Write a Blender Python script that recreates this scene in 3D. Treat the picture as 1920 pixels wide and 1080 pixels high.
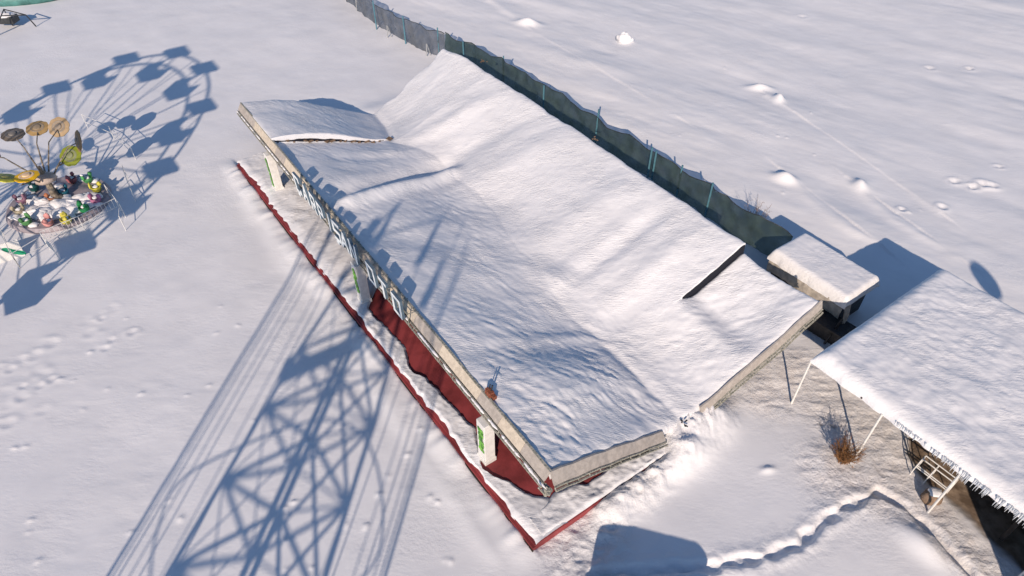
import bpy, math, random
import numpy as np
from mathutils import Vector, Matrix
R = math.radians
sc = bpy.context.scene
for o in list(bpy.data.objects): bpy.data.objects.remove(o)

# ------------------------------------------------------------ camera, sky, sun
H = 20.0; PITCH = 43.0; FPX = 1250.0
cam = bpy.data.cameras.new('camera'); cam.sensor_width = 36; cam.lens = FPX/1920*36
cam.clip_start = .1; cam.clip_end = 3000
co = bpy.data.objects.new('camera', cam); sc.collection.objects.link(co)
co.location = (0, 0, H); co.rotation_euler = (R(90-PITCH), 0, 0); sc.camera = co
SUN_AZ, SUN_EL = 9.0, 26.0          # shadows run towards azimuth 9 degrees
w = bpy.data.worlds.new('World'); sc.world = w; w.use_nodes = True
nt = w.node_tree; bg = nt.nodes['Background']
sky = nt.nodes.new('ShaderNodeTexSky'); sky.sky_type = 'NISHITA'; sky.sun_disc = False
sky.sun_elevation = R(SUN_EL); sky.sun_rotation = R(180+SUN_AZ); sky.altitude = 1500
sky.air_density = 1.0; sky.dust_density = .3; sky.ozone_density = 3.0
nt.links.new(sky.outputs[0], bg.inputs[0]); bg.inputs[1].default_value = .124
sl = bpy.data.lights.new('sun', 'SUN'); sl.energy = 4.7; sl.angle = R(.45); sl.color = (1, .825, .67)
so = bpy.data.objects.new('sun', sl); sc.collection.objects.link(so)
_d = Vector((math.sin(R(SUN_AZ))*math.cos(R(SUN_EL)), math.cos(R(SUN_AZ))*math.cos(R(SUN_EL)), -math.sin(R(SUN_EL))))
so.rotation_euler = _d.to_track_quat('-Z', 'Y').to_euler()
sc.view_settings.view_transform = 'Standard'; sc.view_settings.look = 'None'
sc.view_settings.exposure = 0.0; sc.view_settings.gamma = 1

# ------------------------------------------------------------ helpers
st_, ct_ = math.sin(R(PITCH)), math.cos(R(PITCH))
def at(x, y, z=0.0):
    u = (x-960)/FPX; v = (540-y)/FPX
    d = (u, ct_+v*st_, -st_+v*ct_); t = (z-H)/d[2]
    return Vector((d[0]*t, d[1]*t, z))
C = sc.collection
rng = random.Random(7)
def frame(loc, rz=0): return Matrix.Translation(Vector(loc)) @ Matrix.Rotation(rz, 4, 'Z')
class MB:
    def __init__(s): s.v = []; s.f = []; s.m = []; s.sm = False
    def add(s, vs, fs, mi=0):
        n = len(s.v); s.v += [tuple(v) for v in vs]
        for f in fs: s.f.append(tuple(i+n for i in f)); s.m.append(mi)
    def box(s, c, size, M=None, mi=0, taper=1.0):
        x, y, z = [k/2 for k in size]; c = Vector(c); vs = []
        for dz in (-1, 1):
            k = taper if dz > 0 else 1
            for dx, dy in ((-1,-1),(1,-1),(1,1),(-1,1)): vs.append(c+Vector((dx*x*k, dy*y*k, dz*z)))
        if M: vs = [M @ v for v in vs]
        s.add(vs, [(3,2,1,0),(4,5,6,7),(0,1,5,4),(1,2,6,5),(2,3,7,6),(3,0,4,7)], mi)
    def bar(s, a, b, wdt, hgt, mi=0):
        a, b = Vector(a), Vector(b); d = b-a; L = d.length
        q = d.to_track_quat('X', 'Z').to_matrix().to_4x4()
        s.box((0,0,0), (L, wdt, hgt), Matrix.Translation((a+b)/2) @ q, mi)
    def tube(s, pts, r, n=6, mi=0, cap=True):
        pts = [Vector(p) for p in pts]; k = len(pts)
        rs = r if isinstance(r, (list, tuple)) else [r]*k
        vs = []; up = None
        for i, p in enumerate(pts):
            d = (pts[min(i+1,k-1)]-pts[max(i-1,0)])
            if d.length < 1e-9: d = Vector((0,0,1))
            d.normalize()
            if up is None: up = Vector((0,0,1)) if abs(d.z) < .9 else Vector((1,0,0))
            a = d.cross(up).normalized(); b = a.cross(d).normalized(); up = b
            for j in range(n):
                th = 2*math.pi*j/n; vs.append(p+a*math.cos(th)*rs[i]+b*math.sin(th)*rs[i])
        fs = [(i*n+j, i*n+(j+1)%n, (i+1)*n+(j+1)%n, (i+1)*n+j) for i in range(k-1) for j in range(n)]
        if cap: fs += [tuple(range(n-1,-1,-1)), tuple(range((k-1)*n, k*n))]
        s.add(vs, fs, mi)
    def lathe(s, prof, n=16, M=None, mi=0):
        vs = []
        for r, z in prof:
            for j in range(n):
                a = 2*math.pi*j/n; vs.append(Vector((r*math.cos(a), r*math.sin(a), z)))
        if M: vs = [M @ v for v in vs]
        k = len(prof)
        fs = [(i*n+j, i*n+(j+1)%n, (i+1)*n+(j+1)%n, (i+1)*n+j) for i in range(k-1) for j in range(n)]
        fs += [tuple(range(n-1,-1,-1)), tuple(range((k-1)*n, k*n))]
        s.add(vs, fs, mi)
    def blob(s, c, rad, seed=0, amp=.15, nu=12, nv=8, mi=0, M=None):
        rg = random.Random(seed); vs = []; c = Vector(c)
        ph = [(rg.uniform(1,4), rg.uniform(0,6), rg.uniform(1,4), rg.uniform(0,6)) for _ in range(4)]
        for i in range(nv+1):
            th = math.pi*i/nv
            for j in range(nu):
                a = 2*math.pi*j/nu; d = Vector((math.sin(th)*math.cos(a), math.sin(th)*math.sin(a), math.cos(th)))
                k = 1+amp*sum(math.sin(p[0]*d.x*2+p[1])*math.sin(p[2]*d.y*2+d.z*2+p[3]) for p in ph)/2
                vs.append(c+Vector((d.x*rad[0], d.y*rad[1], d.z*rad[2]))*k)
        if M: vs = [M @ v for v in vs]
        s.add(vs, [(i*nu+j, (i+1)*nu+j, (i+1)*nu+(j+1)%nu, i*nu+(j+1)%nu) for i in range(nv) for j in range(nu)], mi)
    def build(s, name, mats, parent=None, smooth=False, bevel=0):
        me = bpy.data.meshes.new(name); me.from_pydata(s.v, [], s.f)
        if not isinstance(mats, (list, tuple)): mats = [mats]
        for m in mats: me.materials.append(m)
        me.polygons.foreach_set('material_index', s.m)
        if smooth: me.polygons.foreach_set('use_smooth', [True]*len(s.f))
        me.update(); me.validate()
        o = bpy.data.objects.new(name, me); C.objects.link(o)
        if parent: o.parent = parent
        if bevel:
            b = o.modifiers.new('b', 'BEVEL'); b.width = bevel; b.segments = 2; b.limit_method = 'ANGLE'
        return o
def empty(name, loc, rz, label, cat, group=None):
    o = bpy.data.objects.new(name, None); C.objects.link(o); o.location = loc; o.rotation_euler = (0, 0, rz)
    o.empty_display_size = .3
    return tag(o, label, cat, group)
def tag(o, label, cat, group=None, kind=None):
    if label: o['label'] = label
    if cat: o['category'] = cat
    if group: o['group'] = group
    if kind: o['kind'] = kind
    return o
def copy_tree(o, loc=None, rz=None, label=None):
    r = o.copy(); C.objects.link(r)
    if loc is not None: r.location = loc
    if rz is not None: r.rotation_euler = (0, 0, rz)
    if label: r['label'] = label
    for ch in list(o.children):
        c = ch.copy(); C.objects.link(c); c.parent = r
        for g in list(ch.children):
            d = g.copy(); C.objects.link(d); d.parent = c
    return r

# numpy value noise
_tab = np.random.RandomState(3).rand(512, 512)
def vn(x, y, seed=0):
    x = np.asarray(x, float)+seed*17.13+5000; y = np.asarray(y, float)+seed*7.77+5000
    xi = np.floor(x).astype(int); yi = np.floor(y).astype(int); fx = x-xi; fy = y-yi
    fx = fx*fx*(3-2*fx); fy = fy*fy*(3-2*fy)
    g = lambda a, b: _tab[(a+seed*31) % 512, (b+seed*57) % 512]
    return (g(xi,yi)*(1-fx)+g(xi+1,yi)*fx)*(1-fy)+(g(xi,yi+1)*(1-fx)+g(xi+1,yi+1)*fx)*fy-.5
def fbm(x, y, o=4, seed=0):
    r = 0; a = 1
    for i in range(o): r = r+a*vn(x*2**i, y*2**i, seed+i); a *= .5
    return r
def rot(x, y, deg):                 # coordinates along / across an azimuth
    a = R(deg); return x*math.sin(a)+y*math.cos(a), x*math.cos(a)-y*math.sin(a)
def sst(a, b, x):
    t = np.clip((x-a)/(b-a), 0, 1); return t*t*(3-2*t)

# ------------------------------------------------------------ materials
def mat(name, col, rough=.7, metal=0, noise=None, nscale=5, bump=0, bscale=30, col2=None, spec=.3, detail=6):
    m = bpy.data.materials.new(name); m.use_nodes = True; n = m.node_tree; b = n.nodes['Principled BSDF']
    b.inputs['Base Color'].default_value = (*col, 1); b.inputs['Roughness'].default_value = rough
    b.inputs['Metallic'].default_value = metal; b.inputs['Specular IOR Level'].default_value = spec
    tc = n.nodes.new('ShaderNodeTexCoord')
    if noise or col2:
        t = n.nodes.new('ShaderNodeTexNoise'); t.inputs['Scale'].default_value = nscale; t.inputs['Detail'].default_value = detail
        n.links.new(tc.outputs['Object'], t.inputs['Vector'])
        r = n.nodes.new('ShaderNodeValToRGB'); k = noise or .5
        r.color_ramp.elements[0].position = .5-k*.5 if not noise else .38; r.color_ramp.elements[1].position = .62
        c2 = col2 or tuple(c*(1-k) for c in col)
        r.color_ramp.elements[0].color = (*c2, 1); r.color_ramp.elements[1].color = (*col, 1)
        n.links.new(t.outputs['Fac'], r.inputs[0]); n.links.new(r.outputs[0], b.inputs['Base Color'])
    if bump:
        t = n.nodes.new('ShaderNodeTexNoise'); t.inputs['Scale'].default_value = bscale; t.inputs['Detail'].default_value = 4
        n.links.new(tc.outputs['Object'], t.inputs['Vector'])
        bp = n.nodes.new('ShaderNodeBump'); bp.inputs['Strength'].default_value = 1; bp.inputs['Distance'].default_value = bump
        n.links.new(t.outputs['Fac'], bp.inputs['Height']); n.links.new(bp.outputs[0], b.inputs['Normal'])
    return m
def snow_mat(name, bump=.012, scale=9, dirt=False, stretch=(1, 1, 1), rz=0, col=(.80, .80, .815)):
    m = bpy.data.materials.new(name); m.use_nodes = True; n = m.node_tree; b = n.nodes['Principled BSDF']
    b.inputs['Roughness'].default_value = .65; b.inputs['Specular IOR Level'].default_value = .25
    b.inputs['Base Color'].default_value = (*col, 1)
    g = n.nodes.new('ShaderNodeNewGeometry'); mp = n.nodes.new('ShaderNodeMapping')
    mp.inputs['Scale'].default_value = stretch; mp.inputs['Rotation'].default_value = (0, 0, rz)
    n.links.new(g.outputs['Position'], mp.inputs['Vector'])
    t = n.nodes.new('ShaderNodeTexNoise'); t.inputs['Scale'].default_value = scale; t.inputs['Detail'].default_value = 5
    t.inputs['Roughness'].default_value = .6; n.links.new(mp.outputs[0], t.inputs['Vector'])
    bp = n.nodes.new('ShaderNodeBump'); bp.inputs['Distance'].default_value = bump
    n.links.new(t.outputs['Fac'], bp.inputs['Height']); n.links.new(bp.outputs[0], b.inputs['Normal'])
    if dirt:
        ca = n.nodes.new('ShaderNodeAttribute'); ca.attribute_name = 'coarse'; tc3 = n.nodes.new('ShaderNodeTexNoise'); tc3.inputs['Scale'].default_value = 5.5; tc3.inputs['Detail'].default_value = 7; tc3.inputs['Roughness'].default_value = .65
        n.links.new(g.outputs['Position'], tc3.inputs['Vector']); b3 = n.nodes.new('ShaderNodeBump'); b3.inputs['Distance'].default_value = .075
        mu = n.nodes.new('ShaderNodeMath'); mu.operation = 'MULTIPLY'; n.links.new(ca.outputs['Fac'], mu.inputs[0]); n.links.new(tc3.outputs['Fac'], mu.inputs[1])
        n.links.new(mu.outputs[0], b3.inputs['Height']); n.links.new(bp.outputs[0], b3.inputs['Normal']); n.links.new(b3.outputs[0], b.inputs['Normal'])
    t2 = n.nodes.new('ShaderNodeTexNoise'); t2.inputs['Scale'].default_value = .5; t2.inputs['Detail'].default_value = 6
    n.links.new(g.outputs['Position'], t2.inputs['Vector'])
    t4 = n.nodes.new('ShaderNodeTexNoise'); t4.inputs['Scale'].default_value = .8; t4.inputs['Detail'].default_value = 3; n.links.new(g.outputs['Position'], t4.inputs['Vector'])
    md = n.nodes.new('ShaderNodeMapRange'); md.inputs['From Min'].default_value = .38; md.inputs['From Max'].default_value = .64
    md.inputs['To Min'].default_value = bump*.15; md.inputs['To Max'].default_value = bump*1.5
    n.links.new(t4.outputs['Fac'], md.inputs['Value']); n.links.new(md.outputs[0], bp.inputs['Distance'])
    mx = n.nodes.new('ShaderNodeMix'); mx.data_type = 'RGBA'
    mx.inputs['A'].default_value = (*[c*.95 for c in col], 1); mx.inputs['B'].default_value = (*col, 1)
    mr = n.nodes.new('ShaderNodeMapRange'); mr.inputs['From Min'].default_value = .35; mr.inputs['From Max'].default_value = .65
    n.links.new(t2.outputs['Fac'], mr.inputs['Value']); n.links.new(mr.outputs[0], mx.inputs['Factor'])
    last = mx.outputs['Result']
    if dirt:
        for attr, c1, c2, sc_ in (('dusty', (.70, .66, .635), (.77, .745, .73), 3.0), ('soil', (.14, .10, .07), (.30, .23, .17), 2.2)):
            a = n.nodes.new('ShaderNodeAttribute'); a.attribute_name = attr
            tn = n.nodes.new('ShaderNodeTexNoise'); tn.inputs['Scale'].default_value = sc_; tn.inputs['Detail'].default_value = 8
            n.links.new(g.outputs['Position'], tn.inputs['Vector'])
            cr = n.nodes.new('ShaderNodeValToRGB'); cr.color_ramp.elements[0].color = (*c1, 1); cr.color_ramp.elements[1].color = (*c2, 1)
            cr.color_ramp.elements[0].position = .4; cr.color_ramp.elements[1].position = .6
            n.links.new(tn.outputs['Fac'], cr.inputs[0])
            m2 = n.nodes.new('ShaderNodeMix'); m2.data_type = 'RGBA'
            n.links.new(a.outputs['Fac'], m2.inputs['Factor']); n.links.new(last, m2.inputs['A']); n.links.new(cr.outputs[0], m2.inputs['B'])
            last = m2.outputs['Result']
    n.links.new(last, b.inputs['Base Color'])
    return m
M = {}
M['ground'] = snow_mat('ground_snow', .009, 6, dirt=True, stretch=(.55, 1.3, 1), rz=R(25))
M['roofsnow'] = snow_mat('roof_snow', .030, 10, stretch=(.45, 1.7, 1), rz=R(6), col=(.78, .78, .795))
M['snow'] = snow_mat('snow', .022, 8, stretch=(.6, 1.5, 1), rz=R(20))
M['cream'] = mat('cream_board', (.60, .53, .43), .8, noise=.18, nscale=7, bump=.004)
M['beige'] = mat('beige_board', (.44, .40, .36), .8, noise=.2, nscale=6, bump=.004)
M['frame'] = mat('grey_frame', (.15, .16, .135), .6, noise=.55, nscale=14, col2=(.42, .40, .34))
M['red'] = mat('red_paint', (.31, .056, .06), .6, noise=.45, nscale=1.2, bump=.004, detail=10)
M['white'] = mat('white_paint', (.74, .73, .70), .6, noise=.12, nscale=5)
M['letter'] = mat('letter_white', (.78, .84, .86), .45, noise=.08, nscale=4)
M['lettback'] = mat('letter_side', (.10, .15, .20), .5, noise=.2, nscale=6)
M['green'] = mat('poster_green', (.20, .55, .06), .5, noise=.6, nscale=7, col2=(.04, .16, .03))
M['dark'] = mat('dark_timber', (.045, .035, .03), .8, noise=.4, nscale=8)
M['gapshade'] = mat('painted_gap_shade', (.012, .014, .022), .9)  # near black, standing for the shade inside the roof cracks
M['wood'] = mat('weathered_wood', (.22, .15, .10), .85, noise=.5, nscale=9, bump=.006)
M['rust'] = mat('rust', (.27, .09, .05), .8, noise=.5, nscale=14, bump=.004)
M['steel'] = mat('dark_steel', (.08, .085, .09), .45, .6, noise=.3)
M['galv'] = mat('pale_steel', (.45, .47, .48), .45, .3, noise=.2)
M['net'] = mat('green_net', (.065, .10, .095), .85, noise=.45, nscale=1.6, bump=.01, bscale=18)
M['greynet'] = mat('grey_net', (.17, .175, .18), .85, noise=.4, nscale=1.8, bump=.01, bscale=18)
for k_ in ('net', 'greynet'):
    n = M[k_].node_tree; out = n.nodes['Material Output']; b = n.nodes['Principled BSDF']
    tl = n.nodes.new('ShaderNodeBsdfTranslucent'); tp = n.nodes.new('ShaderNodeBsdfTransparent'); m1 = n.nodes.new('ShaderNodeMixShader'); m2_ = n.nodes.new('ShaderNodeMixShader')
    tl.inputs[0].default_value = (.12, .165, .15, 1) if k_ == 'net' else (.36, .36, .37, 1)
    tn = n.nodes.new('ShaderNodeTexNoise'); tn.inputs['Scale'].default_value = 1.3; tn.inputs['Detail'].default_value = 6
    tc = n.nodes.new('ShaderNodeTexCoord'); n.links.new(tc.outputs['Object'], tn.inputs['Vector'])
    mr = n.nodes.new('ShaderNodeMapRange'); mr.inputs['From Min'].default_value = .3; mr.inputs['From Max'].default_value = .75; mr.inputs['To Min'].default_value = .0; mr.inputs['To Max'].default_value = .22 if k_ == 'net' else .5
    n.links.new(tn.outputs['Fac'], mr.inputs['Value'])
    m1.inputs[0].default_value = .45; n.links.new(b.outputs[0], m1.inputs[1]); n.links.new(tl.outputs[0], m1.inputs[2])
    n.links.new(mr.outputs[0], m2_.inputs[0]); n.links.new(m1.outputs[0], m2_.inputs[1]); n.links.new(tp.outputs[0], m2_.inputs[2]); n.links.new(m2_.outputs[0], out.inputs['Surface'])
M['bluepost'] = mat('blue_post', (.09, .22, .28), .5, noise=.2)
M['tarp'] = mat('beige_tarp', (.46, .42, .37), .7, noise=.3, nscale=5, bump=.03, bscale=6)
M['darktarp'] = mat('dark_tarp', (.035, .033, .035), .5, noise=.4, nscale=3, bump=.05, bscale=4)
M['tin'] = mat('tin_sheet', (.28, .27, .26), .5, .4, noise=.3)
M['teal'] = mat('teal_tarp', (.10, .27, .25), .5, noise=.4, nscale=1.5, bump=.03, bscale=3)
M['twig'] = mat('brown_twig', (.26, .13, .055), .9, noise=.4)
M['greytwig'] = mat('grey_twig', (.30, .22, .18), .9, noise=.4)
M['stone'] = mat('brown_stone', (.30, .21, .15), .9, noise=.4, nscale=6, bump=.03)
M['greenpaint'] = mat('green_paint', (.01, .30, .15), .4, noise=.2)
M['pole'] = mat('carousel_pole', (.30, .25, .19), .6, noise=.5, nscale=5, col2=(.07, .06, .05))
M['ice'] = mat('icicle', (.62, .66, .70), .15, spec=.6)
def paint(name, c, k=.25): return mat(name, c, .55, noise=k, nscale=5)

# ------------------------------------------------------------ pavilion frame
FRC = at(1032, 885, 3.1); PR = R(35)
PM = frame((FRC.x, FRC.y, 0), PR)
PMi = PM.inverted()
def ts(x, y, z=0.0): p = PMi @ at(x, y, z); return p.x, p.y       # (t across, s along)

# ------------------------------------------------------------ ground
SHF = frame((*at(1528, 660, 2.75).xy, 0), R(-55)); SHI = SHF.inverted()
def lin(a, b, na, nb): return np.linspace(a, b, int((b-a)/na)+1)
xs = np.concatenate([-np.geomspace(600, 46, 14), np.arange(-44, -29, .20), np.arange(-29, -3, .085), np.arange(-3, 22, .065), np.arange(22, 44, .2), np.geomspace(46, 600, 14)])
ys = np.concatenate([-np.geomspace(600, 12, 14), np.arange(-10, 8, .8), np.arange(8, 22, .06), np.arange(22, 40, .09), np.arange(40, 62, .16), np.geomspace(64, 900, 18)])
X, Y = np.meshgrid(xs, ys)
def gauss(cx, cy, r, ry=None, az=0):
    a, b = rot(X-cx, Y-cy, az); ry = ry or r
    return np.exp(-(a/r)**2-(b/ry)**2)
def seg_dist(ax, ay, bx, by):
    dx, dy = bx-ax, by-ay; L = dx*dx+dy*dy
    t = np.clip(((X-ax)*dx+(Y-ay)*dy)/L, 0, 1)
    return np.hypot(X-ax-t*dx, Y-ay-t*dy)
def poly_dist(P):
    d = None
    for a, b in zip(P, P[1:]):
        e = seg_dist(a[0], a[1], b[0], b[1]); d = e if d is None else np.minimum(d, e)
    return d
Z = .10*fbm(X/7, Y/7, 3, 1)+.028*fbm(X/1.6, Y/1.6, 3, 5)+.010*fbm(X/.9+.3*Y, Y/.35, 3, 57)*sst(-.1, .3, fbm(X/5, Y/5, 2, 58))
al, ac = rot(X, Y, 128)
beyond = sst(0, 4, (X*.819+Y*.574)-(FRC.x*.819+FRC.y*.574)-15)     # field beyond the fence
Z += beyond*(.26*fbm(al/14, ac/5, 3, 11)+.045*fbm(al/3.5, ac/1.1, 3, 15)*(.4+1.2*np.clip(fbm(X/9, Y/9, 2, 19)+.4, 0, 1))+.008*fbm(al/.9, ac/.3, 2, 17))
# the named drifts and lumps
def lump(x, y, h, r, ry=None, az=0):
    p = at(x, y); m = 3.5*max(r, ry or r)
    i0, i1 = np.searchsorted(xs, [p.x-m, p.x+m]); j0, j1 = np.searchsorted(ys, [p.y-m, p.y+m])
    w_ = (slice(j0, j1), slice(i0, i1)); a, b = rot(X[w_]-p.x, Y[w_]-p.y, az); Z[w_] += h*np.exp(-(a/r)**2-(b/(ry or r))**2)
def pit(x, y, h, r):
    global Z
    p = at(x, y); g1 = gauss(p.x, p.y, r); Z = Z-h*g1+h*.55*np.exp(-((np.hypot(X-p.x, Y-p.y)-r*1.5)/(r*.6))**2)
lump(1460, 186, .38, .40, .3); lump(1425, 163, .32, .7, .3, 100); lump(1470, 335, .42, .55, .35, 130)
lump(1610, 350, .3, .4, .3); lump(990, 45, .4, .9, .4, 110)
def ridge(pts, h, wd, sharp=2.0):
    global Z
    P = [at(*p)[:2] for p in pts]; d = poly_dist(P)
    # steep on one side: use signed distance to give a wind-cut lee
    sgn = np.sign((X-P[0][0])*(P[-1][1]-P[0][1])-(Y-P[0][1])*(P[-1][0]-P[0][0]))
    Z = Z+h*np.exp(-((d+.25*fbm(X/1.6, Y/1.6, 3, int(h*1000)))/np.where(sgn > 0, wd, wd*sharp))**2*1.0)*(.75+.9*vn(X/2.6, Y/2.6, 7))
ridge([(1440, 178), (1500, 210), (1560, 250), (1640, 300), (1760, 400)], .08, .3, 3.5)
ridge([(1475, 325), (1530, 380), (1590, 430), (1640, 455)], .15, .4, 3)
ridge([(1000, 60), (1100, 95), (1200, 170), (1260, 215)], .07, .4, 3.2)
ridge([(1610, 350), (1660, 400), (1720, 440), (1790, 480)], .12, .4, 3)
ridge([(920, 0), (950, 20), (990, 45)], .1, .35, 2.5)
for x, y, h, r in ((1845,345,.12,.25),(1825,350,.12,.2),(1862,348,.1,.2),(1790,340,.1,.2),(1875,310,.08,.15),(1745,125,.1,.25),(1820,125,.12,.2),(1690,395,.08,.15),(1505,30,.06,.25),(1765,392,.08,.2)): pit(x, y, h, r)
rf = np.random.RandomState(5)
for x, y in [(205,582),(190,600),(215,633),(196,652),(175,628),(252,622),(160,600),(240,628),(20,690),(45,668),(60,662),(95,700),(80,720),(35,720),(15,735),(50,745),(105,712),(20,760),(8,795),(70,690),(95,640),(85,770)]:
    h = rf.uniform(.05, .12); h *= .24; pit(x+rf.uniform(-9,9), y+rf.uniform(-6,6), h, rf.uniform(.10,.22)); lump(x+rf.uniform(-14,14), y+rf.uniform(-8,2), h*.8, .25, .13, 80)
for k in range(70):
    x, y = (rf.uniform(20, 900), rf.uniform(560, 1070)) if k < 45 else (rf.uniform(1150, 1900), rf.uniform(30, 420))
    lump(x, y, rf.uniform(.025, .07), rf.uniform(.05, .11), rf.uniform(.05, .1), rf.uniform(0, 180))
# trampled snow near the pavilion's open end and round the shed
def patch(P, wd):
    m = 0
    for x, y, r in P:
        p = at(x, y); m = np.maximum(m, np.exp(-(np.hypot(X-p.x, Y-p.y)/r)**4))
    return m
tr = patch([(1100,960,1.3),(1180,900,1.2),(1200,880,1.0),(1060,1010,1.0),(1130,1000,1.0),(1090,1060,1.2),(1240,840,1.0),(1290,790,.8)], 1)
tr2 = patch([(1400,690,1.5),(1440,730,1.4),(1500,700,1.4),(1560,760,1.4),(1640,810,1.4),(1700,880,1.3),(1560,880,1.2),(1660,930,1.0),(1750,960,.9),(1790,1020,.9),(1840,1060,.9),(1340,740,1.0),(1600,700,1.5),(1740,860,1.4)], 1)
def ridged(x, y, seed, o=5):
    v = 0; a = 1
    for i in range(o): v = v+a*(1-2.2*np.abs(vn(x*2**i, y*2**i, seed+i))); a *= .55
    return v-1
r1 = ridged(X/.62, Y/.5, 81); r2_ = ridged(X/.9, Y/.42, 91)
rough = np.abs(fbm(X/.28, Y/.5, 4, 21)); rough2 = np.abs(fbm(X/.55, Y/.45, 4, 31))
Z += tr*(.085*r1-.03)+tr2*(.040*r2_-.05+.02*r1)
# ploughed-clear area by the shed sits lower than the smooth field; its edge is a little step
tt = sst(.15, 1.1, tr2)
# trodden trench
TP = [at(*p)[:2] for p in [(1110,1075),(1230,1066),(1330,1062),(1400,1052),(1460,1036),(1505,1014),(1545,975),(1575,955),(1620,935),(1650,922),(1700,950),(1760,1005),(1810,1060),(1840,1100)]]
d = poly_dist(TP)
wob = .05*np.sin(X*6)+.05*np.sin(Y*7+X*3)
Z += -.15*np.exp(-((d+wob+.10*vn(X/.3, Y/.3, 78))/.15)**4)+.03*np.exp(-((d-.30)/.16)**2)+.05*np.exp(-(d/.16)**2)*np.sin(X*8+Y*5)+.06*np.exp(-(d/.5)**2)*fbm(X/.25, Y/.25, 3, 77)
# thin line drift below the swing ride posts
lump(1725, 1020, .28, .8, .4, 150)
lump(1150, 870, .2, .6, .3, 60); lump(1440, 880, .10, .25, .12, 80); lump(1480, 640, -.1, 1, .5)
# drift along the kerb and along the fence foot
u_ = (X-FRC.x)*math.cos(PR)+(Y-FRC.y)*math.sin(PR); s_ = -(X-FRC.x)*math.sin(PR)+(Y-FRC.y)*math.cos(PR)
along = sst(-1, .5, s_)*(1-sst(25.5, 27.5, s_))
Z += along*.07*np.exp(-((u_+1.85)/.45)**2)*(1+1.2*vn(s_/1.1, u_*0, 4))
Z += along*.21*sst(-1.0, -.2, u_-(-.80-.42*s_/26.0))*(1-sst(-.05, .05, u_-(-.80-.42*s_/26.0)))*(.8+1.2*vn(s_/.9, u_*0, 8)+.5*vn(s_/.3, u_*0, 9))
# ground drops under the pavilion and is flat under the platform
kl = -.80-.42*s_/26.0
inside = sst(-.13, .06, u_-kl)*(1-sst(5.0, 5.7, u_))*sst(-.5, -.3, s_)*(1-sst(25.2, 27.2, s_))
Z = Z*(1-inside)-.05*inside
endrise = np.exp(-((s_-.1)/.9)**2)*sst(4.2, 5.6, u_)*(1-sst(7.0, 8.6, u_))    # heap spilling from the broken valley
Z += .75*endrise*(1+.5*rough)
Z += .52*np.exp(-((s_+.75)/.5)**2)*sst(.9, 2.2, u_)*(1-sst(5.5, 7, u_))*(.8+.5*r1*.5)
Z += .10*sst(6, 7, u_)*(1-sst(12, 14, u_))*(1-sst(3, 6, s_))*sst(-1.5, 0, s_)
far_heap = np.exp(-((s_-27.3)/1.1)**2)*sst(6, 7.5, u_)*(1-sst(8.5, 12, u_)); Z += .25*far_heap
Z += .35*np.exp(-((u_-13.6)/.7)**2)*sst(2, 6, s_)*0
# along the left far fence the snow is piled on the near side
# shed local coordinates
sx = math.cos(R(-55))*(X-SHF.translation.x)+math.sin(R(-55))*(Y-SHF.translation.y)
sy = -math.sin(R(-55))*(X-SHF.translation.x)+math.cos(R(-55))*(Y-SHF.translation.y)
nb = .35*fbm(sx/.9, sy/.9, 4, 41)
front = np.interp(sx, [2.5, 3.3, 4, 4.85, 5.6, 6.2, 7.1, 8, 12], [3.2, 2.1, 1.45, 1.05, 1.0, .85, .5, .4, -.5])
soil = sst(-.15, .25, sy-front+nb)*sst(-.6, .3, sx-.9*0)*(1-sst(7.8, 8.4, sy))
soil *= sst(2.6, 3.1, sx)
soil = np.maximum(soil, .8*sst(.30, .6, fbm(sx/.5, sy/.5, 3, 44)+.25)*np.exp(-((sx-1.9)/1.3)**2-((sy-.2)/.5)**2))
dusty = np.clip(np.maximum(tr2*.9, soil), 0, 1)*(.75+.5*fbm(X/.8, Y/.8, 3, 51))
dusty = np.maximum(dusty, .35*tr)
Z -= .10*soil
# round the dry bush: litter
bp_ = at(1580, 862); dusty = np.maximum(dusty, .9*gauss(bp_.x-.3, bp_.y-.2, .8, .5))
Z += .10*gauss(at(1540,860).x, at(1540,860).y, .7, .4)
me = bpy.data.meshes.new('snow_ground')
nx, ny = len(xs), len(ys)
V = np.stack([X, Y, Z], -1).reshape(-1, 3)
idx = np.arange(nx*ny).reshape(ny, nx)
Fq = np.stack([idx[:-1,:-1], idx[:-1,1:], idx[1:,1:], idx[1:,:-1]], -1).reshape(-1, 4)
def grid_mesh(me, V, Fq):
    me.vertices.add(len(V)); me.vertices.foreach_set('co', V.astype(np.float32).ravel())
    me.loops.add(Fq.size); me.loops.foreach_set('vertex_index', Fq.astype(np.int32).ravel())
    me.polygons.add(len(Fq)); me.polygons.foreach_set('loop_start', np.arange(0, Fq.size, 4, dtype=np.int32))
    me.update(calc_edges=True); me.polygons.foreach_set('use_smooth', np.ones(len(Fq), bool))
grid_mesh(me, V, Fq)
coarse = np.maximum(tr, tr2*.8)+.6*np.exp(-(d/.6)**2)+.25*sst(.1, .4, fbm(X/4, Y/4, 3, 55))
for nm, arr in (('dusty', dusty), ('soil', soil), ('coarse', coarse)):
    a = me.attributes.new(nm, 'FLOAT', 'POINT'); a.data.foreach_set('value', np.clip(arr, 0, 1).astype(np.float32).ravel())
me.materials.append(M['ground'])
go = bpy.data.objects.new('snow_ground', me); C.objects.link(go); tag(go, 'snow covered ground with drifts and trodden paths', 'ground', kind='structure')
def gz(x, y):
    i = int(np.clip(np.searchsorted(xs, x), 1, nx-1)); j = int(np.clip(np.searchsorted(ys, y), 1, ny-1))
    return float(Z[j, i])

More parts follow.
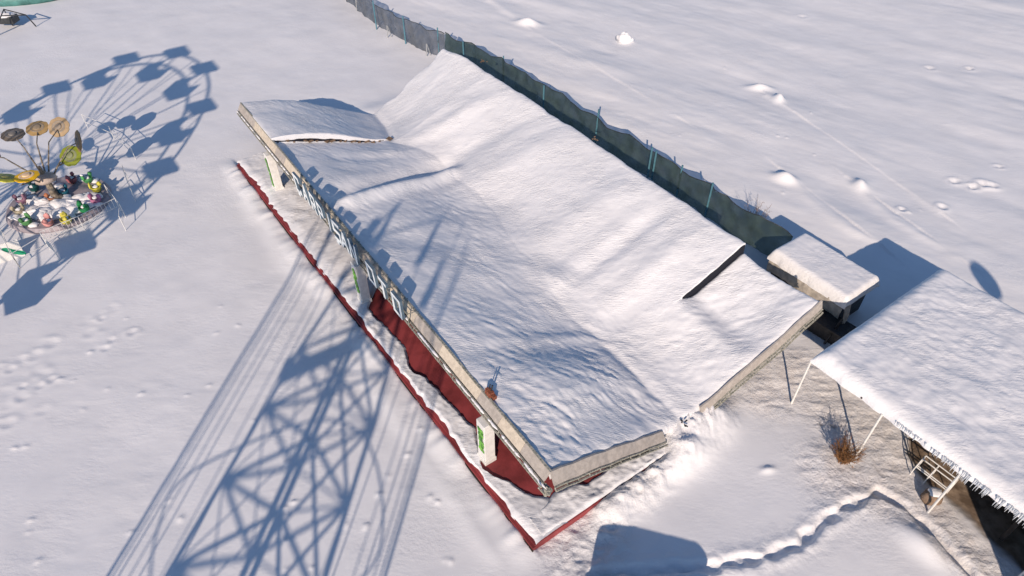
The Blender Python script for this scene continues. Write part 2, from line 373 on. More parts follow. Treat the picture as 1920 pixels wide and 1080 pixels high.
# ------------------------------------------------------------ pavilion
pav = empty('bumper_car_pavilion', (FRC.x, FRC.y, 0), PR, 'long open pavilion whose snow loaded roof has caved in to a V along its middle', 'pavilion')
W, L = 12.55, 27.0
SN, SF = 3.65, 22.3            # the two cracks
sv = np.array([-.1, 1.5, 4.3, 7.2, 10.7, 15.6, 20.2, 22.0, 24.5, 27.2])
vz = np.array([.62, .70, 1.05, 1.60, 1.62, 1.50, 1.15, .90, .36, .12])
vt = np.array([5.8, 5.75, 5.9, 5.95, 6.55, 6.9, 6.7, 6.1, 6.9, 7.3])
bz = np.interp
def roofz(t, s):
    zv = np.interp(s, sv, vz); tv = np.interp(s, sv, vt)+sst(2, 5, s)*(1-sst(20, 22, s))*(.9*vn(s/2.6, s*0, 91)+.3*vn(s/.9, s*0, 92))
    zb = np.interp(s, [0, 2.5, 4, 9, 14, 21, 25, 27], [3.12, 3.30, 3.38, 3.40, 3.42, 3.45, 3.35, 3.10])
    zf = np.interp(s, [0, 1.5, 6, 12, 20, 22.29, 22.31, 27], [3.10, 3.08, 3.05, 3.03, 2.98, 2.95, 3.2, 3.12])
    u = np.clip(t/tv, 0, 1); v = np.clip((t-tv)/(W-tv), 0, 1)
    e = 1.10+1.0*np.exp(-((s-2.9)/1.5)**2)-.02*np.exp(-((s-12)/2.6)**2)-.14*np.exp(-((s-19)/1.5)**2)+.30*np.exp(-((s-6.3)/.9)**2)
    e = np.where(s > SF, 1.0, e)
    front_ = zf-(zf-zv)*u**e
    lowfar = np.where((s > SF), .42*np.sin(np.pi*u**.8), 0)
    e2 = 1.05+.25*np.exp(-((s-10)/3)**2)
    back_ = zv+(zb-zv)*v**e2+.22*np.sin(np.pi*v)*np.exp(-((s-14)/5)**2)
    kw = .45+.9*sst(3, 6, s)*(1-sst(20, 22, s))
    k = sst(-1, 1, (t-tv)/kw)
    z = front_*(1-k)+back_*k+lowfar+.28*np.exp(-((t-tv)/.8)**2)*(1-.4*sst(3, 6, s))
    # torn slab at the near back corner lies lower
    near = (s < SN); z = z-np.where(near, (.46-.10*sst(2.4, .6, s))*sst(8.9, 10.1, t)*sst(-1.2, 1.5, s), 0)
    z = z-.16*np.exp(-((s-2.2)/1.6)**2)*np.sin(np.pi*np.clip((t-6)/6.5, 0, 1))
    # folds in the back panel
    for s0, am, wd, sl_ in ((20.6,.13,.6,-.25),(17.6,-.10,.7,-.2),(14.8,.08,.8,-.12),(9.5,.12,.7,.0),(7.2,-.16,.45,.02),(5.4,.10,.5,.05)):
        z = z+1.1*am*np.exp(-((s-s0-sl_*(t-9))/wd)**2)*sst(5.8, 7.5, t)*(1-sst(10.5, 12.8, t))
    # crumpled ridge across the front panel, hollow on its far side
    rs = 16.6+.20*(t-5)
    m = sst(-.2, 1.2, t)*(1-sst(6.6, 7.8, t))
    z = z+m*(.34*np.exp(-((s-rs)/.42)**2)-.26*np.exp(-((s-rs-1.15)/.6)**2))
    m2 = sst(1.5, 2.6, t)*(1-sst(4.6, 5.8, t))
    z = z-.10*m2*np.exp(-((s-20.7+.15*t)/.5)**2)
    # sagging folds running to the broken valley
    z = z+.10*np.exp(-((s-4.9+.25*(t-4))/.35)**2)*sst(1.2, 2.5, t)*(1-sst(4.8, 6, t))
    z = z+.18*np.exp(-((s-7.5)/.6)**2-((t-6.3)/.6)**2)+.16*vn(t/3.2+.3*s, s/4.0, 93)*sst(3, 5, s)*(1-sst(20, 22, s))*sst(.5, 3, t)*(1-sst(10.5, 12.3, t))
    return z
def roofn(t, s):
    wx = t*math.cos(PR)-s*math.sin(PR); wy = t*math.sin(PR)+s*math.cos(PR)
    nearf = np.exp(-(s/9.0)**2)
    bk = sst(5.5, 8, t)
    amp = .015+.017*nearf*(1-bk)+.020*np.exp(-((s-1.8)/1.8)**2)
    l1, c1 = rot(wx, wy, 118); l2, c2 = rot(wx, wy, 88)
    l1 = l1+.5*vn(wx/1.3, wy/1.3, 35); c1 = c1+.35*vn(wx/1.1, wy/1.1, 36)
    lam = fbm(l1/.42, c1/.17, 4, 61)*(1-bk)*(.5+1.6*np.clip(vn(wx/1.6, wy/1.6, 37)+.4, 0, 1))+bk*fbm(l2/.45, c2/.16, 4, 63)
    big = fbm(t/2.2, s/2.2, 2, 66)+.5*fbm(t/.9, s/.9, 2, 67)
    fi = fbm(t/.30, s/.22, 3, 71)
    return amp*lam+.09*big+(.009+.012*nearf)*fi
sg = np.concatenate([np.arange(0, SN-.03, .055), [SN-.004, SN, SN+.004], np.arange(SN+.05, SF-.03, .06), [SF-.004, SF, SF+.004], np.arange(SF+.05, L+.01, .07)])
tg = np.arange(0, W+.001, .055)
T_, S_ = np.meshgrid(tg, sg)
S2 = S_.copy()
Zr = roofz(T_, S2)+roofn(T_, S_)
jn = int(np.argmin(abs(sg-SN))); jf = int(np.argmin(abs(sg-SF)))
hi, lo = Zr[jn+1], Zr[jn-1]; Zr[jn] = np.maximum(lo, hi-.07-.03*vn(tg/.3, tg*0, 3))
hi, lo = Zr[jf+1], Zr[jf-1]; Zr[jf] = lo+(hi-lo)*np.clip(.32+.5*vn(tg/.4, tg*0, 5), .1, .8)
# lean the crack face outward so its painted shade strip shows
REC = -.035*np.clip((Zr[jn+1]-Zr[jn-1])/.35, 0, 1)
# soft rounded, ragged edges
edge = np.minimum.reduce([T_, W-T_, S_*1.0, (L-S_)])
rag = .10+.12*vn(T_/.5, S_/.5, 9)
Zr -= .16*np.exp(-np.minimum.reduce([W-T_, S_*1.0, (L-S_)])/.10)+.02*np.exp(-T_/.1)
Tr = T_.copy(); Sr = S_.copy()
Sr[jn-1] += REC; Sr[jn] += REC*.3; Sr[jn+1] += .04*vn(tg/.3, tg*0, 33)*(REC < -.01)
Zr[jn-1] += REC*2.5; Zr[jn-2] += REC
Tr += (T_ > W-.3)*(.10*vn(S_/.6, S_*0, 12)); Sr += (S_ > L-.3)*(.3*vn(T_/.8, T_*0, 13))
# skirt rows
def skirt(Tm, Sm, Zm):
    Tm = np.vstack([Tm[:1], Tm, Tm[-1:]]); Sm = np.vstack([Sm[:1], Sm, Sm[-1:]]); Zm = np.vstack([Zm[:1]-.22, Zm, Zm[-1:]-.22])
    Tm = np.hstack([Tm[:, :1], Tm, Tm[:, -1:]]); Sm = np.hstack([Sm[:, :1], Sm, Sm[:, -1:]]); Zm = np.hstack([Zm[:, :1]-.2, Zm, Zm[:, -1:]-.2])
    return Tm, Sm, Zm
A_, B_, Cc = skirt(Tr, Sr, Zr)
V = np.stack([A_, B_, Cc], -1).reshape(-1, 3); r_, c_ = A_.shape
idx = np.arange(r_*c_).reshape(r_, c_)
Fq = np.stack([idx[:-1,:-1], idx[:-1,1:], idx[1:,1:], idx[1:,:-1]], -1)
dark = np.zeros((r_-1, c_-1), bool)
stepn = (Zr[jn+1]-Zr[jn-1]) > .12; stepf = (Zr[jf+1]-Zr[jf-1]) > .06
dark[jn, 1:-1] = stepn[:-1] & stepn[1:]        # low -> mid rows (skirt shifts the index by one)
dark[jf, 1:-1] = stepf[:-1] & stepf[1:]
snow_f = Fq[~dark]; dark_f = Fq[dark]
me = bpy.data.meshes.new('roof_snow'); grid_mesh(me, V, snow_f); me.materials.append(M['roofsnow'])
try:
    me.set_sharp_from_angle(angle=R(50))
except Exception: pass
rs_ = bpy.data.objects.new('roof_snow', me); C.objects.link(rs_)
# deck under the snow
tc_ = np.linspace(.03, W-.05, 60); sc2 = np.concatenate([np.linspace(.03, SN-.01, 12), np.linspace(SN+.15, SF-.01, 80), np.linspace(SF+.01, L-.05, 20)])
Td, Sd = np.meshgrid(tc_, sc2); Zd = roofz(Td, Sd)-.26
V = np.stack([Td, Sd, Zd], -1).reshape(-1, 3); r2, c2 = Td.shape; id2 = np.arange(r2*c2).reshape(r2, c2)
me = bpy.data.meshes.new('roof_deck'); grid_mesh(me, V, np.stack([id2[:-1,:-1], id2[:-1,1:], id2[1:,1:], id2[1:,:-1]], -1).reshape(-1, 4)); me.materials.append(M['dark'])
rd = bpy.data.objects.new('roof', me); C.objects.link(rd); rd.parent = pav; rs_.parent = rd
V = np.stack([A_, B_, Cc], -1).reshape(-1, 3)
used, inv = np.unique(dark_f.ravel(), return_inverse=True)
me = bpy.data.meshes.new('gap_shade_face'); grid_mesh(me, V[used], inv.reshape(-1, 4)); me.materials.append(M['dark'])
be = bpy.data.objects.new('gap_shade_face', me); C.objects.link(be); me.materials.clear(); me.materials.append(M['gapshade']); be.parent = rd; be['label'] = 'torn roof edge along the cracks, painted near black for the shadowed gap'  # shade of the crack gap is put into the colour of these faces
# splintered boards sticking out of the far crack
m_ = MB(); rg = random.Random(4)
for i in range(16):
    t = .3+i*.38+rg.uniform(-.1, .1); z = float(roofz(np.array([t]), np.array([SF-.05]))[0])+rg.uniform(.04, .12)
    m_ = MB(); m_.bar((t, SF+.1, z+.03), (t+rg.uniform(-.15, .15), SF-rg.uniform(.03, .16), z-.02), rg.uniform(.1, .3), .025); m_.build('splintered_board', M['wood'], rd)
# fascia boards, alternately cream and beige
s0 = 0.0; k = 0; rg = random.Random(2)
OUT, ZT, ZB, ZG = -.22, 3.09, 2.78, 2.54
seg = []
while s0 < L-.05:
    l_ = rg.choice([1.2, 1.8, 2.4, 2.4, 3.0]); s1 = min(L, s0+l_)
    if L-s1 < .8: s1 = L
    seg.append((s0, s1)); s0 = s1
def front_top(s): return ZT+.02*math.sin(s*1.3)
for k, (a, b) in enumerate(seg):
    m_ = MB(); n = max(2, int((b-a)/.5)); a2 = a+.006; b2 = b-.006
    for i in range(n):
        p = a2+(b2-a2)*i/n; q = a2+(b2-a2)*(i+1)/n
        th = .05
        vs = []
        for s in (p, q):
            zt = front_top(s)
            vs += [(-.02, s, zt), (OUT, s, ZB), (OUT+th, s, ZB-.0), (.04, s, zt-.02)]
        m_.add(vs, [(0,1,5,4),(4,5,6,7),(3,2,1,0)] and [(0,4,5,1),(1,5,6,2),(2,6,7,3),(3,7,4,0),(0,1,2,3),(4,7,6,5)])
    m_.build('fascia_board', M['cream'] if k % 2 else M['beige'], pav)
m_ = MB()      # top strip and gutter frame
for a, b in zip(np.linspace(0, L, 19)[:-1], np.linspace(0, L, 19)[1:]):
    m_.bar((.02, a, front_top(a)+.02), (.02, b, front_top(b)+.02), .07, .04)
for i in range(60):
    a = L*i/60; b = L*(i+1)/60; dz = rg.uniform(-.015, .015)
    m_.bar((OUT-.04, a, ZG+.16+dz), (OUT-.04, b, ZG+.16+dz), .05, .05)
    m_.bar((OUT-.09, a, ZG+.02+dz), (OUT-.09, b, ZG+.02+dz), .05, .06)
    m_.bar((OUT-.04, a, ZG+.15), (OUT-.09, a, ZG+.02), .03, .03)
    m_.bar((OUT+.02, a, ZG+.06), (OUT+.02, b, ZG+.06), .02, .20)
m_.build('gutter_frame', M['frame'], pav)
m_ = MB()      # clumps of snow caught in the gutter
for i in range(70):
    s = rg.uniform(0, L); m_.blob((OUT-.06, s, ZG+.16), (.05, rg.uniform(.08, .35), .035), i, .2, 8, 5)
tag(m_.build('gutter_snow', M['snow'], pav, True), None, None, kind='stuff')
# end fascia, near side: front half dips to the valley, back half climbs again
def end_board(name, pts, mt, hgt, lean=.16, over=.06, tap=1.0):
    m_ = MB(); n = len(pts)
    vs = []
    h0 = hgt
    for k, (t, z) in enumerate(pts):
        hgt = h0*(1+(tap-1)*k/(n-1))
        vs += [(t, -.02, z+over), (t, -.02-lean, z+over-hgt), (t, .02-lean, z+over-hgt), (t, .04, z+over)]
    fs = []
    for i in range(n-1):
        a = i*4; b = a+4
        fs += [(a, a+1, b+1, b), (a+1, a+2, b+2, b+1), (a+2, a+3, b+3, b+2), (a+3, a, b, b+3)]
    fs += [(3,2,1,0), ((n-1)*4, (n-1)*4+1, (n-1)*4+2, (n-1)*4+3)]
    m_.add(vs, fs); return m_.build(name, mt, pav)
rz = lambda t: float(roofz(np.array([t]), np.array([.02]))[0])
P1 = [(t, rz(t)-.06+.03*math.sin(t*5)) for t in np.linspace(-.02, 4.85, 12)]; P1[0] = (-.02, 3.08)
P1 = [(t, z) for t, z in P1]
end_board('fascia_board', P1, M['beige'], .46, .22, tap=.6)
def end_frame(P, dz, y):
    m_ = MB()
    for (a, za), (b, zb_) in zip(P, P[1:]):
        m_.bar((a, y, za-dz), (b, y, zb_-dz), .05, .05); m_.bar((a, y-.06, za-dz-.12), (b, y-.06, zb_-dz-.12), .05, .06); m_.bar((a, y+.01, za-dz-.06), (b, y+.01, zb_-dz-.06), .02, .12)
        m_.bar((a, y, za-dz), (a, y-.06, za-dz-.12), .03, .03)
    m_.build('edge_frame', M['frame'], pav)
end_frame([(t, z+.18*k/11) for k, (t, z) in enumerate(P1)], .42, -.27)
P2 = [(t, rz(t)-.05+.03*math.sin(t*4)) for t in np.linspace(6.7, W, 14)]
end_board('fascia_board', P2, M['beige'], .30, .10)
end_frame(P2, .27, -.15)
m_ = MB(); m_.bar((OUT, 0, ZG+.05), (OUT+.05, -.28, ZG+.02), .14, .14); m_.blob((OUT-.05, -.2, ZG+.05), (.14, .14, .12), 3, .3)
m_.bar((-.35, -.3, ZG), (-.5, -.1, ZG+.35), .04, .04); m_.build('corner_bracket', M['frame'], pav)
# platform, red painted, with a kerb lip
m_ = MB(); PZ = .30
kt = lambda s: -.80-.42*s/26.0
c4 = [(kt(0), -.45), (kt(26), 26.1), (5.4, 26.1), (5.4, -.45)]
m_.add([(x, y, z) for z in (-.35, PZ) for x, y in c4], [(0,1,2,3), (7,6,5,4), (1,0,4,5), (2,1,5,6), (3,2,6,7), (0,3,7,4)])
m_.bar((kt(0)-.03, -.47, .10), (kt(26)-.03, 26.1, .10), .12, .26)
pl = m_.build('platform', M['red'], pav)
m_ = MB(); m_.bar((kt(0)-.11, -.5, .10), (kt(26)-.11, 26.1, .10), .05, .06); m_.build('kerb_trim', M['dark'], pl)
# wind-blown snow on the platform with its wavy inner edge
bl = [ts(*p, .34) for p in [(1032,932),(1000,930),(960,905),(925,890),(905,880),(893,800),(872,785),(850,758),(800,708),(768,693),(758,650),(728,612),(700,590),(690,575)]]
bs = [b[1] for b in bl]; bt = [b[0] for b in bl]
o_ = np.argsort(bs); bs = list(np.array(bs)[o_])+[13.9, 15, 18.5, 20.5, 24, 26.3]; bt = list(np.array(bt)[o_])+[1.6, 2.2, 2.0, 1.2, 1.0, .5]
ss_ = np.arange(-.45, 26.3, .06); nn = 26
G = []
for s in ss_:
    tb = np.interp(s, bs, bt)+.10*vn(s/.35, 0, 3)+.07*vn(s/.12, 0, 4)
    ta = kt(s)+.02+.38*max(0, vn(s/1.3, 0, 7))+.12*vn(s/.25, 0, 8)
    for j in range(nn):
        f = j/(nn-1); t = ta+(tb-ta)*f
        h = PZ+.005+(.09+.08*vn(s/.6, t/.6, 5)+.03*vn(s/.12, t/.12, 6))*min(1, 6*f+.12)*min(1, 6*(1-f)) if 0 < f < 1 else PZ-.02
        G.append((t, s, float(h)))
V = np.array(G); id3 = np.arange(len(G)).reshape(len(ss_), nn)
me = bpy.data.meshes.new('platform_snow'); grid_mesh(me, V, np.stack([id3[:-1,:-1], id3[:-1,1:], id3[1:,1:], id3[1:,:-1]], -1).reshape(-1, 4)); me.materials.append(M['snow'])
ps = bpy.data.objects.new('platform_snow', me); C.objects.link(ps); ps.parent = pl
# near-end spread of snow over the platform corner
nb_ = sorted([ts(*p, .36) for p in [(1020,945),(1040,922),(1075,905),(1100,905),(1128,885),(1150,872),(1200,855)]])
tx = np.arange(-.45, 5.3, .06); G = []; nn = 24
for t in tx:
    s1 = np.interp(t, [q[0] for q in nb_], [q[1] for q in nb_])+.10*vn(t/.35, 0, 23)+.05*vn(t/.12, 0, 24)
    s0 = -.42
    for j in range(nn):
        f = j/(nn-1); s = s0+(s1-s0)*f
        h = PZ+.02+(.11+.10*vn(s/.5, t/.5, 15)+.06*vn(s/.13, t/.13, 16))*min(1, 8*f+.2)*min(1, 6*(1-f)) if f < 1 else PZ-.02
        G.append((t, s, float(h)))
id3 = np.arange(len(G)).reshape(len(tx), nn)
me = bpy.data.meshes.new('platform_snow'); grid_mesh(me, np.array(G), np.stack([id3[:-1,:-1], id3[1:,:-1], id3[1:,1:], id3[:-1,1:]], -1).reshape(-1, 4)); me.materials.append(M['snow'])
ps = bpy.data.objects.new('platform_snow', me); C.objects.link(ps); ps.parent = pl
# columns
def column(s, full):
    m_ = MB(); m_.box((-.30, s, PZ+1.06), (.40, .46, 2.12)); m_.box((-.30, s, PZ+.1), (.46, .52, .2))
    o = m_.build('column', M['white'], pav, bevel=.02)
    m2 = MB(); rg = random.Random(int(s))
    zc, hh = (PZ+1.25, 1.15) if not full else (PZ+1.1, 1.5)
    # irregular green print: overlapping leaf-like patches lying 3 mm proud of the column face
    for i in range(60 if full else 44):
        y = s-.02+rg.uniform(-.11, .11); z = zc+rg.uniform(-hh/2, hh/2); a = rg.uniform(.05, .10); b = rg.uniform(.07, .16); th = rg.uniform(-.6, .6)
        vs = []
        for q in range(7):
            an = 2*math.pi*q/7; yy = a*math.cos(an); zz = b*math.sin(an)
            vs.append((-.503-i*.0005, y+yy*math.cos(th)-zz*math.sin(th), z+yy*math.sin(th)+zz*math.cos(th)))
        m2.add(vs, [tuple(range(7))[::-1]])
    m2.build('green_print', M['green'], o)
    return o
for s, f in ((22.45, True), (12.39, False), (2.98, False)): column(s, f)
m_ = MB()
for s in (.8, 7, 13, 20, 26): m_ = MB(); m_.bar((12.3, s, 0), (12.25, s, 2.45), .14, .14); m_.build('back_post', M['steel'], pav)
# sign letters standing on the gutter
txt = [('Ç', 17.85), ('A', 16.98), ('R', 16.09), ('P', 15.27), ('I', 14.45), ('Ş', 13.68), ('A', 12.96), ('N', 12.16), ('O', 10.55), ('T', 9.55), ('O', 8.5)]
GL = {'O': [(0,0,0,1),(.5,0,.5,1),(0,0,.5,0),(0,1,.5,1)], 'T': [(0,1,.5,1),(.25,0,.25,1)], 'I': [(.25,0,.25,1)],
 'N': [(0,0,0,1),(.5,0,.5,1),(0,1,.5,0)], 'A': [(0,0,.25,1),(.5,0,.25,1),(.1,.36,.4,.36)], 'P': [(0,0,0,1),(0,1,.5,1),(0,.48,.5,.48),(.5,.48,.5,1)],
 'R': [(0,0,0,1),(0,1,.5,1),(0,.48,.5,.48),(.5,.48,.5,1),(.2,.48,.5,0)], 'Ç': [(0,0,0,1),(0,1,.5,1),(0,0,.5,0),(.5,.8,.5,1),(.5,0,.5,.2),(.25,0,.25,-.16),(.25,-.2,.12,-.2)],
 'Ş': [(0,1,.5,1),(0,.52,0,1),(0,.52,.5,.52),(.5,0,.5,.52),(0,0,.5,0),(.25,0,.25,-.16),(.25,-.2,.12,-.2)]}
for ch, s in txt:
    m_ = MB()
    for k, (a, b, c, d) in enumerate(GL[ch]):
        # letters read from outside: letter x runs towards -s
        p, q = Vector((0, -(a-.25)*1.06, b*.80)), Vector((0, -(c-.25)*1.06, d*.80)); dr = (q-p).normalized()*.058
        p -= dr; q += dr; w_ = Vector((0, -dr.z, dr.y))  .normalized()*.080; dx = .05+.0022*k
        m_.add([p-w_+Vector((-dx,0,0)), p+w_+Vector((-dx,0,0)), q+w_+Vector((-dx,0,0)), q-w_+Vector((-dx,0,0)), p-w_+Vector((dx,0,0)), p+w_+Vector((dx,0,0)), q+w_+Vector((dx,0,0)), q-w_+Vector((dx,0,0))],
               [(0,1,2,3)], 0)
        m_.add(m_.v[-8:], [(7,6,5,4),(4,5,1,0),(5,6,2,1),(6,7,3,2),(7,4,0,3)], 1)
    o = m_.build('letter', [M['letter'], M['lettback']], pav)
    o.location = (-.40, s, 2.80); o.rotation_euler = (rng.uniform(-.03, .03), rng.uniform(-.04, .02), rng.uniform(-.04, .04))
m_ = MB()
m_.bar((-.36, 7.9, 2.66), (-.36, 18.3, 2.66), .03, .04); m_.bar((-.36, 7.9, 3.2), (-.36, 18.3, 3.2), .03, .03)
for i in range(14): s = 7.9+i*.8; m_.bar((-.34, s, 2.55), (-.34, s, 3.3), .03, .03); m_.bar((-.36, s, 3.2), (.1, s, 3.1), .02, .02)
m_.build('letter_frame', M['frame'], pav)

# stove pipe on the front edge
t, s = ts(908, 745, 3.1); pp = PM @ Vector((.12, s, 0))
e = empty('roof_vent', (pp.x, pp.y, 3.06), PR, 'small rusty vent block with dark pipes on the front edge of the roof', 'roof vent')
m_ = MB(); m_.box((0, 0, .12), (.30, .38, .26), taper=.85); m_.box((.05, -.26, .08), (.18, .16, .16)); m_.box((-.05, .1, .27), (.16, .14, .08)); m_.build('vent_block', M['rust'], e, bevel=.01)
m_ = MB(); m_.tube([(.05, -.03, .2), (.10, -.08, .55)], .035, 8); m_.tube([(.0, .06, .2), (.08, .06, .5)], .025, 6); m_.build('pipe', M['steel'], e); e.scale = (.75, .75, .9)
# scraps
def scrap(x, y, z, name, label, mt, sz, seed):
    p = at(x, y, z); m_ = MB(); rg = random.Random(seed)
    for i in range(5):
        a = Vector((rg.uniform(-1,1)*sz, rg.uniform(-1,1)*sz, rg.uniform(0,.4)*sz)); b = a+Vector((rg.uniform(-1,1), rg.uniform(-1,1), rg.uniform(-.2,.5)))*sz
        m_.bar(a, b, sz*.5, sz*.16)
    o = m_.build(name, mt); o.location = p; return tag(o, label, 'debris')
g = gz(*at(1083, 937).xy)
scrap(1083, 937, g+.05, 'broken_board', 'small splintered red board on trodden snow beside the near pavilion corner', M['red'], .17, 1)
m_ = MB(); p0 = at(1128, 938, .16); p1 = at(1148, 926, .2); m_.bar(p0, p1, .10, .05); m_.bar(p0+Vector((.1,.05,0)), p1+Vector((.02,.1,.03)), .05, .04); tag(m_.build('red_slat', M['red']), 'thin red slat lying on trodden snow right of the splintered red board', 'debris')
p = ts(1283, 795, .7); q = PM @ Vector((5.9, -.35, 0)); scrap(1283, 794, gz(*at(1283,794,.6).xy)+.05, 'metal_scrap', 'small black scrap on the snow where the roof touches the ground', M['steel'], .1, 5)
def on_roof(x, y):
    z = 3.3
    for _ in range(6):
        t, s = ts(x, y, z); z = float(roofz(np.array([t]), np.array([min(max(s,.1),26.8)]))[0])
    return z
scrap(908, 116, on_roof(908,116)+.05, 'roof_debris', 'brown scrap poking from roof snow near the far back corner', M['wood'], .17, 8)
scrap(1114, 260, on_roof(1114,260)+.05, 'roof_debris', 'brown scrap poking from roof snow midway along the back edge', M['wood'], .14, 9)

# ------------------------------------------------------------ fence
FZ = 1.8
ft = [(640,-46),(672,-18),(703,4),(742,26),(797,49),(833,61),(900,88),(960,120),(1023,157),(1110,214),(1157,243),(1227,280),(1313,334),(1377,375),(1427,403),(1489,438)]
FPt = [at(x, y, FZ) for x, y in ft]
fe = empty('netting_fence', (FPt[6].x, FPt[6].y, 0), 0, 'sagging green and grey netting fence behind the pavilion', 'fence')
o0 = Vector((FPt[6].x, FPt[6].y, 0))
P = [Vector((p.x, p.y, 0))-o0 for p in FPt]
# extend out of frame at the far end
P = [P[0]+(P[0]-P[1])*3]+P
def fence_mesh(i0, i1, seed, mt, name):
    pts = []
    for a, b in zip(P[i0:i1], P[i0+1:i1+1]):
        n = max(2, int((b-a).length/.16))
        pts += [a.lerp(b, k/n) for k in range(n)]
    pts.append(P[i1]); rows = 9; V = []; dist = 0
    for k, p in enumerate(pts):
        d = (pts[min(k+1, len(pts)-1)]-pts[max(k-1, 0)]).normalized(); nrm = Vector((-d.y, d.x, 0))
        if k: dist += (pts[k]-pts[k-1]).length
        top = FZ+.14*float(vn(dist/1.3, 0, seed))-.16*abs(math.sin(dist*math.pi/2.9))+.12*float(vn(dist/.5, 0, seed+5))
        for r in range(rows):
            f = r/(rows-1)
            off = .30*float(vn(dist/.6, f*2.2, seed+2))+.10*float(vn(dist/.2, f*4, seed+3))+.18*math.sin(f*3)*float(vn(dist/2.2, 0, seed+1))
            q = p+nrm*off; V.append((q.x, q.y, -.1+(top+.1)*f))
    me = bpy.data.meshes.new(name); idn = np.arange(len(V)).reshape(len(pts), rows)
    grid_mesh(me, np.array(V), np.stack([idn[:-1,:-1], idn[1:,:-1], idn[1:,1:], idn[:-1,1:]], -1).reshape(-1, 4)); me.materials.append(mt)
    o = bpy.data.objects.new(name, me); C.objects.link(o); o.parent = fe
    return V, rows
V1, rr = fence_mesh(6, len(P)-1, 3, M['net'], 'green_netting')
V2, rr = fence_mesh(0, 6, 8, M['greynet'], 'grey_netting')
for Vv in (V1, V2):
    m_ = MB(); m_.tube([Vector(Vv[i]) for i in range(rr-1, len(Vv), rr*2)], .022, 5); m_.build('top_wire', M['steel'], fe)
def post(x, y, h, lean=0):
    b = at(x, y, h)-o0; b.z = h
    m_ = MB(); m_.tube([(b.x-lean, b.y, 0), (b.x, b.y, h)], .05, 6); m_.build('post', M['bluepost'], fe)
post(1123, 205, 2.25, .05); post(1223, 276, 2.15); post(1231, 283, 1.95); post(1020, 160, 1.9); post(1337, 343, 2.0); post(944, 105, 1.9); post(820, 52, 2.0); post(755, 30, 2.0); post(699, 2, 2.1); post(868, 78, 1.9); post(1280, 310, 1.9)
# second little post pair before the left part of the fence
for k, (x, y) in enumerate(((727, 68), (669, 18), (800, 102))):
    b = at(x, y+3); m_ = MB(); m_.tube([(0, 0, -.1), (.06, 0, .9)], .035, 6); m_.tube([(.3, .1, -.1), (.1, .0, .85)], .025, 6)
    o = m_.build('stake', M['galv']); o.location = (b.x, b.y, gz(b.x, b.y))
    tag(o, ['short leaning stake in snow before the grey netting, middle of three', 'short leaning stake in snow at the top edge of the picture, farthest of three', 'short leaning stake close to the far pavilion corner, nearest of three'][k], 'stake', 'stakes in the snow before the fence')

# ------------------------------------------------------------ bushes
def bush(name, x, y, n, h, spread, mt, label, seed, leaf=0, litter=0):
    b = at(x, y); b.z = gz(b.x, b.y)-.05; rg = random.Random(seed); m_ = MB()
    for i in range(n):
        a = rg.uniform(0, 6.28); sp = spread*rg.random()**.5; hh = h*rg.uniform(.5, 1)
        p0 = Vector((rg.gauss(0, .07), rg.gauss(0, .07), 0)); p3 = Vector((math.cos(a)*sp, math.sin(a)*sp, hh))
        mid = p0.lerp(p3, .5)+Vector((rg.gauss(0, .05), rg.gauss(0, .05), .08))
        m_.tube([p0, mid, p3], [.011, .008, .004], 4, cap=False)
        for j in range(3):
            q = mid.lerp(p3, rg.random()); m_.tube([q, q+Vector((rg.gauss(0, .12), rg.gauss(0, .12), rg.uniform(.02, .2)))], [.006, .003], 3, cap=False)
        for j in range(leaf):
            q = mid.lerp(p3, rg.uniform(-.7, 1)); v = [q+Vector((rg.gauss(0, .03), rg.gauss(0, .03), rg.gauss(0, .03))) for _ in range(3)]; m_.add(v, [(0, 1, 2)], 0)
    o = m_.build(name, mt); o.location = b; return tag(o, label, 'bush')
bush('dry_bush', 1580, 862, 110, .95, .62, M['twig'], 'dry rust brown bush standing in the snow between pavilion and shed', 3, leaf=3)
bush('bare_bush', 1408, 428, 34, 1.7, .7, M['greytwig'], 'tall bare twiggy bush growing through the far netting fence', 4)

